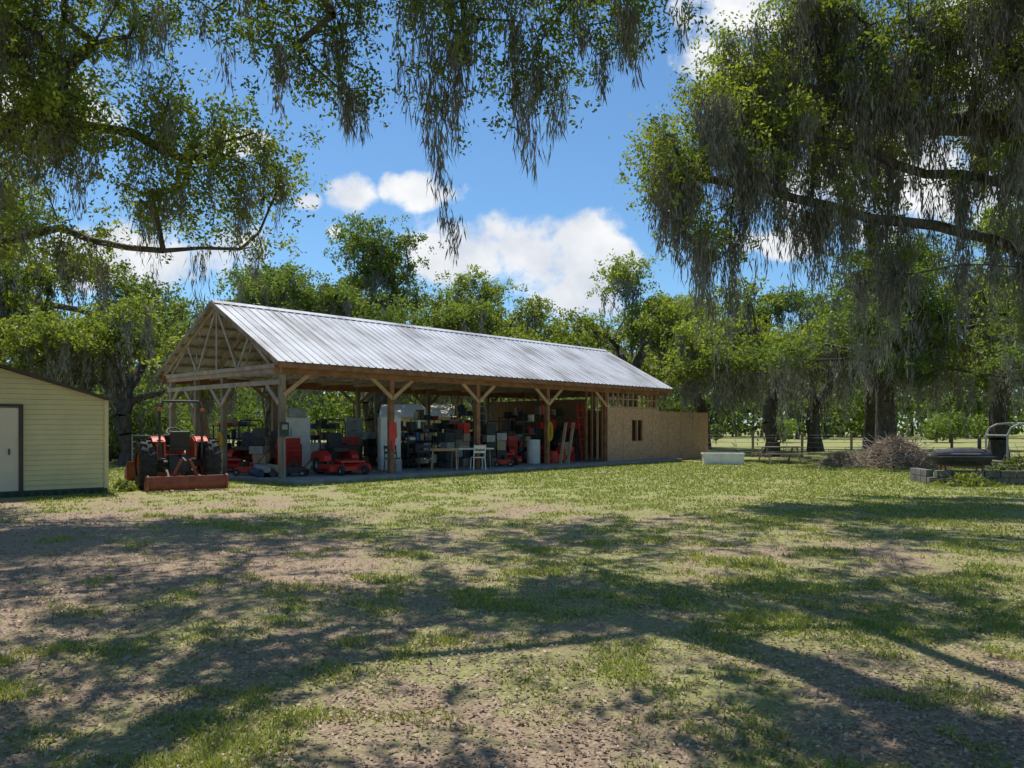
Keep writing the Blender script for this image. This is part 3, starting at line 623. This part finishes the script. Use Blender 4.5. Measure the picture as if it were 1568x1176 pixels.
def shelf(s,t,w,h,r=0,seed=0):
    rr=random.Random(seed); m=MB(); D=.5
    for x in (-w/2,w/2):
        for y in (-D/2,D/2): m.box((x,y,h/2),(.04,.04,h),'dark')
    lv=4
    for i in range(lv):
        z=.15+i*(h-.2)/(lv-1); m.box((0,0,z),(w,D,.03),'dark' if seed%2 else 'wood'); x=-w/2+.1
        while x<w/2-.15:
            a=rr.uniform(.12,.38); b=rr.uniform(.1,(h-.2)/(lv-1)*.8); k=rr.choice(['card','dark','black','blue','grey','red','white','card','dark','black','wood'])
            if rr.random()<.3: m.cyl((x+a/2,0,z+.016),(x+a/2,0,z+.02+b),a*.4,k)
            else: m.box((x+a/2,rr.uniform(-.05,.05),z+.016+b/2),(a*.9,D*.75,b),k,(0,0,rr.uniform(-.15,.15)))
            x+=a+.03
    place_o(m,'storage_shelf',s,t,r=r)
for i,(s,t,w,h,r) in enumerate([(5.6,6.4,1.6,1.5,0),(9.6,6.4,1.8,1.4,0),(12.9,5.6,1.6,2.1,.1),(14.9,4.6,1.5,2.0,.2),(11.2,6.5,1.4,1.9,0),(2.0,6.6,1.4,1.6,0),(8.2,5.0,1.4,1.5,.3),(14.9,2.4,1.4,2.1,-.2),(10.2,3.4,1.3,1.7,.5),(6.9,1.9,1.2,1.5,-.3),(12.9,2.0,1.1,1.8,.2)]): shelf(s,t,w,h,r,i)
def table(s,t,r):
    m=MB(); m.box((0,0,.74),(1.5,.7,.045),'white')
    for x in (-.6,.6):
        m.pipe([(x,-.28,.72),(x*1.08,-.3,0)],.014,'grey'); m.pipe([(x,.28,.72),(x*1.08,.3,0)],.014,'grey'); m.pipe([(x*1.04,-.29,.3),(x*1.04,.29,.3)],.012,'grey')
    m.box((-.3,.05,.80),(.4,.3,.08),'card'); m.box((.35,0,.83),(.22,.2,.13),'red'); place_o(m,'folding_table',s,t,r=r)
table(7.4,-.3,-.35)
def chair(s,t,r,k='white',z=.11):
    m=MB(); m.box((0,0,.44),(.44,.44,.035),k)
    for x in (-.2,.2):
        m.beam((x,-.2,.44),(x*1.1,-.24,0),.035,.035,k); m.beam((x,.2,.44),(x*1.1,.26,0),.035,.035,k); m.beam((x,.2,.44),(x,.3,.9),.035,.035,k)
    m.box((0,.27,.82),(.42,.03,.1),k,(-.2,0,0)); m.box((0,.24,.64),(.42,.03,.08),k,(-.2,0,0)); place_o(m,'patio_chair',s,t,z,r)
chair(7.3,-.75,2.6); chair(10.0,1.5,.8,'wood'); chair(4.7,.8,2.2,'dark'); chair(6.0,.6,-.6,'dark')
m=MB(); m.box((0,0,.72),(1.0,.09,.09),'woodnew')
for x in (-.4,.4):
    for y in (-1,1): m.beam((x,y*.03,.7),(x*1.1,y*.28,0),.04,.09,'woodnew')
place_o(m,'sawhorse',6.3,-.1,r=-.8)
m=MB(); m.box((0,0,.88),(2.4,.7,.06),'wood')
for x in (-1.1,1.1):
    for y in (-.28,.28): m.box((x,y,.43),(.09,.09,.86),'wood')
m.box((0,0,.3),(2.2,.6,.03),'wood')
for i in range(9): m.box((-1+i*.25,random.uniform(-.1,.1),.91+.1+random.random()*.05),(.18,.25,.2+random.random()*.1),random.choice(['dark','red','card','black','grey']))
for i in range(7): m.box((-.95+i*.3,0,.45),(.24,.4,.26),random.choice(['dark','card','black','grey','blue']))
place_o(m,'workbench',8.6,3.2)
def barrel(s,t,k,h=.88,r=.29):
    m=MB(); m.lathe((0,0,0),(0,0,1),[(.001,0),(r*.93,0),(r,.04),(r,h*.33),(r*1.03,h*.34),(r,h*.35),(r,h*.66),(r*1.03,h*.67),(r,h*.68),(r,h-.04),(r*.93,h),(r*.9,h-.02),(.001,h-.02)],k,24); place_o(m,'barrel',s,t,bevel=0)
barrel(12.2,.9,'white',1.0,.28); barrel(13.2,3.0,'black'); barrel(4.4,2.6,'dark'); barrel(9.0,1.8,'dark'); barrel(13.0,.5,'red',.5,.2); barrel(4.4,.2,'grey',.45,.18); barrel(8.9,.4,'black',.6,.22)
def ladder(s,t,h,r,k,lean=.5):
    m=MB()
    for x in (-.2,.2): m.beam((x,0,0),(x,lean,h),.03,.08,k)
    q=int(h/.3)
    for i in range(1,q): m.beam((-.2,lean*i/q,h*i/q),(.2,lean*i/q,h*i/q),.05,.03,k)
    place_o(m,'ladder',s,t,r=r)
ladder(15.3,.6,2.6,.0,'red',.3); ladder(13.6,4.4,2.9,0,'grey'); ladder(12.3,5.0,2.8,.2,'yellow'); ladder(11.3,2.9,2.7,-.3,'grey',.3)
def chest(s,t,r,k='red'):
    m=MB(); m.box((0,0,.55),(.75,.48,.8),k)
    for i in range(5): m.box((0,-.25,.25+i*.15),(.68,.015,.13),k); m.box((0,-.265,.29+i*.15),(.5,.015,.015),'grey')
    for x in (-.3,.3):
        for y in (-.18,.18): m.cyl((x-.02,y,.06),(x+.02,y,.06),.06,'rubber')
    m.box((0,.0,1.05),(.7,.4,.2),k); place_o(m,'tool_chest',s,t,r=r,bevel=.012)
chest(5.0,3.8,-.3); chest(12.0,2.2,-.2); chest(9.8,2.2,0,'dark'); chest(1.8,2.6,.3,'red')
def crates(s,t,r,seed):
    rr=random.Random(seed); m=MB()
    for i in range(3):
        z=0
        for j in range(rr.randint(2,5)):
            h=rr.uniform(.22,.42); ww=rr.uniform(.38,.5)
            m.box((i*.52-.5,rr.uniform(-.05,.05),z+h/2),(ww,ww*.85,h-.01),rr.choice(['card','black','dark','black','dark','wood','grey','red']),(0,0,rr.uniform(-.15,.15))); z+=h
    place_o(m,'stack_of_crates',s,t,r=r,bevel=.01)
for i,(s,t,r) in enumerate([(2.6,5.4,.2),(6.9,4.4,.1),(10.8,4.6,.3),(14.0,3.0,-.2),(14.7,1.0,.2),(1.0,2.9,.9),(12.2,3.9,.2),(4.5,6.6,0),(13.6,6.5,0),(8.0,1.2,.2),(9.6,1.0,-.2)]): crates(s,t,r,i+4)
m=MB()
for i in range(5): m.cyl((-.7,i*.18-.4,.11+.13*(i%2)),(.7,i*.16-.35,.12+.13*(i%2)),.11,['cloth','card','dark','grey','cloth'][i],n=14)
place_o(m,'rolled_tarps',.4,1.6,r=1.3,bevel=0)
m=MB()
for i in range(7): m.beam((i*.13,0,0),(i*.12+.1,.6+.03*i,2.2+.1*(i%3)),.025,.12,random.choice(['wood','woodnew','truss']))
place_o(m,'leaning_boards',.6,6.2,r=.4,bevel=0); 
m=MB()
for i in range(2): m.beam((i*.5,0,0),(i*.5+.5,.1,1.7),.03,.14,'woodnew')
place_o(m,'leaning_boards',12.6,-.2,r=0,bevel=0)
def pushmower(s,t,r,k='red'):
    m=MB(); m.prism([(-.3,.1),(-.33,.2),(-.2,.27),(.2,.27),(.33,.2),(.3,.1)],-.25,.25,k); m.cyl((0,0,.27),(0,0,.43),.12,'black'); m.box((.1,0,.36),(.2,.12,.1),'dark')
    for x in (-.26,.26):
        for y in (-.28,.28): m.wheel((x,y,.1),(0,1,0),.1,.05,.05,'grey')
    for y in (-.2,.2): m.pipe([(-.25,y,.22),(-.85,y,.95)],.013,'black')
    m.pipe([(-.85,-.2,.95),(-.85,.2,.95)],.013,'black'); place_o(m,'push_mower',s,t,r=r,bevel=.01)
pushmower(-.1,4.4,2.0); pushmower(1.0,.9,2.4,'dark'); pushmower(.3,5.8,1.0); pushmower(9.7,.2,2.2); pushmower(.2,2.5,2.6)
m=MB(); 
m.prism([(-.14,1.75),(.12,1.78),(.16,1.3),(.09,1.25),(.05,.85),(-.02,.9),(-.05,1.2),(-.15,1.15)],-.13,-.10,'red'); place_o(m,'hanging_jacket',4,0,0,bevel=.01)
m=MB()
for j in range(4):
    pp=[(.10*math.cos(a)*(1+.05*j),-.12-.03*j,1.45+.42*math.sin(a)*(1-.05*j)) for a in np.linspace(0,6.283,17)]; m.pipe(pp,.012,'yellow',6)
place_o(m,'hose_coil',12,0,0,bevel=0)
m=MB()
for j in range(3):
    pp=[(.12*math.cos(a),-.11-.03*j,1.2+.25*math.sin(a)) for a in np.linspace(0,6.283,15)]; m.pipe(pp,.018,'yellow',6)
place_o(m,'hose_coil',0,3.5,0,r=-1.57,bevel=0)
m=MB(); m.box((0,-.12,1.55),(.3,.04,.42),'dark'); m.box((0,-.15,1.62),(.18,.03,.15),'grey'); m.pipe([(0,-.11,1.3),(.02,-.11,.2)],.015,'grey'); place_o(m,'electrical_box',0,0,0)
# ---------------------------------------------------------------- tan roofed outbuilding beyond
e=empty('tan_roofed_outbuilding',(-7.3,44,0),R(6))
m=MB(); m.prism([(0,0),(0,2.25),(1.9,2.25),(3.8,2.25),(3.8,0)],0,4,'cream'); 
m.build('walls',e)
m=MB()
m.add([(-.3,-.3,2.2),(4.1,-.3,2.2),(4.1,2,3.0),(-.3,2,3.0),(-.3,4.3,2.2),(4.1,4.3,2.2)],[(0,1,2,3),(3,2,5,4)],'tanroof'); m.box((1.9,-.05,.95),(1.2,.05,1.9),'brown'); m.build('roof_and_door',e)
# ---------------------------------------------------------------- right-hand side things
def tub(name,x,y,r,w,d,h,k):
    m=MB(); a,b=w/2,d/2; i=.05
    o=[(-a,-b),(a,-b),(a,b),(-a,b)]; q=[(-a+i,-b+i),(a-i,-b+i),(a-i,b-i),(-a+i,b-i)]
    vs=[(x_*.94,y_*.9,0) for x_,y_ in o]+[(x_,y_,h) for x_,y_ in o]+[(x_,y_,h) for x_,y_ in q]+[(x_*.94,y_*.9,.06) for x_,y_ in q]
    fs=[(3,2,1,0),(12,13,14,15)]
    for j in range(4):
        k2=(j+1)%4; fs+=[(j,k2,k2+4,j+4),(j+4,k2+4,k2+8,j+8),(j+8,k2+8,k2+12,j+12)]
    m.add(vs,fs,k); m.box((-a,0,h-.03),(.04,d+.04,.06),k); m.box((a,0,h-.03),(.04,d+.04,.06),k); m.box((0,-b,h-.03),(w,.04,.06),k)
    return m.build(name,None,(x,y,.0),r,.01)
tub('white_trough',9.2,33.6,R(-8),1.75,.75,.5,'white')
def picnic(x,y,r):
    m=MB()
    for i in range(5): m.box((0,-.3+i*.15,.74),(1.9,.13,.04),'wood')
    for sg in (-1,1):
        for i in (0,1): m.box((0,sg*(.62+.14*i),.44),(1.9,.13,.04),'wood')
        m.beam((sg*.7,-.7,.0),(sg*.7,-.2,.72),.04,.09,'wood'); m.beam((sg*.7,.7,.0),(sg*.7,.2,.72),.04,.09,'wood'); m.box((sg*.7,0,.40),(.04,1.55,.09),'wood')
    m.build('picnic_table',None,(x,y,0),r)
picnic(12.0,34.5,R(5))
def pile(name,x,y,r,h,nst,k,seed,leafk=None):
    rng=np.random.default_rng(seed); e=empty(name,(x,y,0))
    p=rng.normal(0,.42,(nst,3))*[r,r,0]; rad=np.hypot(p[:,0],p[:,1])/r; p[:,2]=h*np.exp(-rad**2*1.6)*rng.random(nst)
    d=unit(rng.normal(0,1,(nst,3))*[1,1,.55]); ln=(.15+.35*rng.random((nst,1)))*r
    a=p-d*ln; b=p+d*ln; a[:,2]=np.abs(a[:,2]); b[:,2]=np.abs(b[:,2])
    v,f=tubes(a,b,np.full(nst,.012),np.full(nst,.006),4); np_mesh('sticks',v,f,M[k],parent=e)
    n=nst*14; q=rng.normal(0,.42,(n,3))*[r,r,0]; rad=np.hypot(q[:,0],q[:,1])/r; q[:,2]=h*np.exp(-rad**2*1.6)*rng.random(n)
    a=unit(rng.normal(0,1,(n,3))+[0,0,.5]); b=unit(np.cross(a,rng.normal(0,1,(n,3))))
    np_mesh('stalks',diamonds(q,a,b,.12,.014 if not leafk else .03),np.arange(4*n).reshape(-1,4),M[leafk or 'litter'],attr=rng.random(n),parent=e)
pile('brush_pile',15.4,31,1.7,1.25,560,'truss',1); pile('brush_pile',13.7,32.0,.9,.6,200,'truss',2)
pile('brush_pile',15.0,22.6,1.2,.75,240,'wood',5,'leafA'); pile('weed_clump',12.6,21.3,.8,.35,40,'bark',6,'leafB')
m=MB()
for row in range(2):
    for i in range(8):
        m.box((-1.6+i*.42+.2*(row%2),0,.1+row*.2),(.4,.2,.19),'block',(0,0,random.uniform(-.03,.03)))
    for i in range(3): m.box((-1.7,.35+i*.42,.1+row*.2),(.2,.4,.19),'block'); m.box((1.6,.35+i*.42,.1+row*.2),(.2,.4,.19),'block')
m.build('block_planter',None,(13.6,21.6,0),R(-8),.012)
m=MB(); m.lathe((0,0,0),(1,0,0),[(.02,-.85),(.2,-.75),(.27,-.3),(.28,.3),(.22,.75),(.02,.85)],'dark',18)
for x in (-.5,.5):
    m.beam((x,-.25,-.5),(x,0,0),.04,.05,'rust'); m.beam((x,.25,-.5),(x,0,0),.04,.05,'rust')
m.box((0,-.33,.02),(1.5,.3,.03),'dark'); m.cyl((.5,0,.2),(.5,0,.55),.05,'dark'); m.cyl((-.4,-.29,.1),(.4,-.29,.1),.015,'grey'); m.build('barrel_grill',None,(12.9,22.1,.75),R(-5))
m=MB(); m.pipe([(0,0,0),(0,0,1.35),(.12,0,1.6),(.4,0,1.72),(.9,0,1.76)],.03,'grey'); m.pipe([(0,1,0),(0,1,1.35),(.12,1,1.6),(.4,1,1.72),(.9,1,1.76)],.03,'grey')
m.pipe([(.9,0,1.76),(1.5,0,1.7),(1.8,0,1.5),(1.85,0,0)],.03,'grey'); m.pipe([(.9,1,1.76),(1.5,1,1.7),(1.8,1,1.5),(1.85,1,0)],.03,'grey'); m.pipe([(0,0,1.35),(0,1,1.35)],.025,'grey'); m.pipe([(.9,0,1.76),(.9,1,1.76)],.025,'grey'); m.pipe([(0,0,.5),(0,1,.5)],.025,'grey')
m.build('metal_pipe_frame',None,(16.1,25,0),R(5))
def fence(name,a,b,nn):
    m=MB(); a=Vector(a);b=Vector(b)
    for i in range(nn+1):
        p=a.lerp(b,i/nn); m.cyl(p,p+Vector((random.uniform(-.03,.03),0,1.3)),.07,'wood',n=8)
    for z in (.3,.55,.8,1.05,1.2): m.cyl(a+Vector((0,0,z)),b+Vector((0,0,z)),.010,'grey',n=5)
    m.build(name)
fence('wire_fence',(10.5,42,0),(52,39,0),16); fence('wire_fence',(-45,44,0),(2,52,0),16)
m=MB()
for z in (.3,.55,.8,1.05,1.3): m.cyl((0,0,z),(3.6,0,z),.022,'grey')
for x in (0,1.8,3.6): m.cyl((x,0,.2),(x,0,1.35),.025,'grey')
m.build('farm_gate',None,(-14.8,30,0),R(10))
pile('weed_clump',-9.8,19.4,.35,.3,14,'bark',9,'leafB')
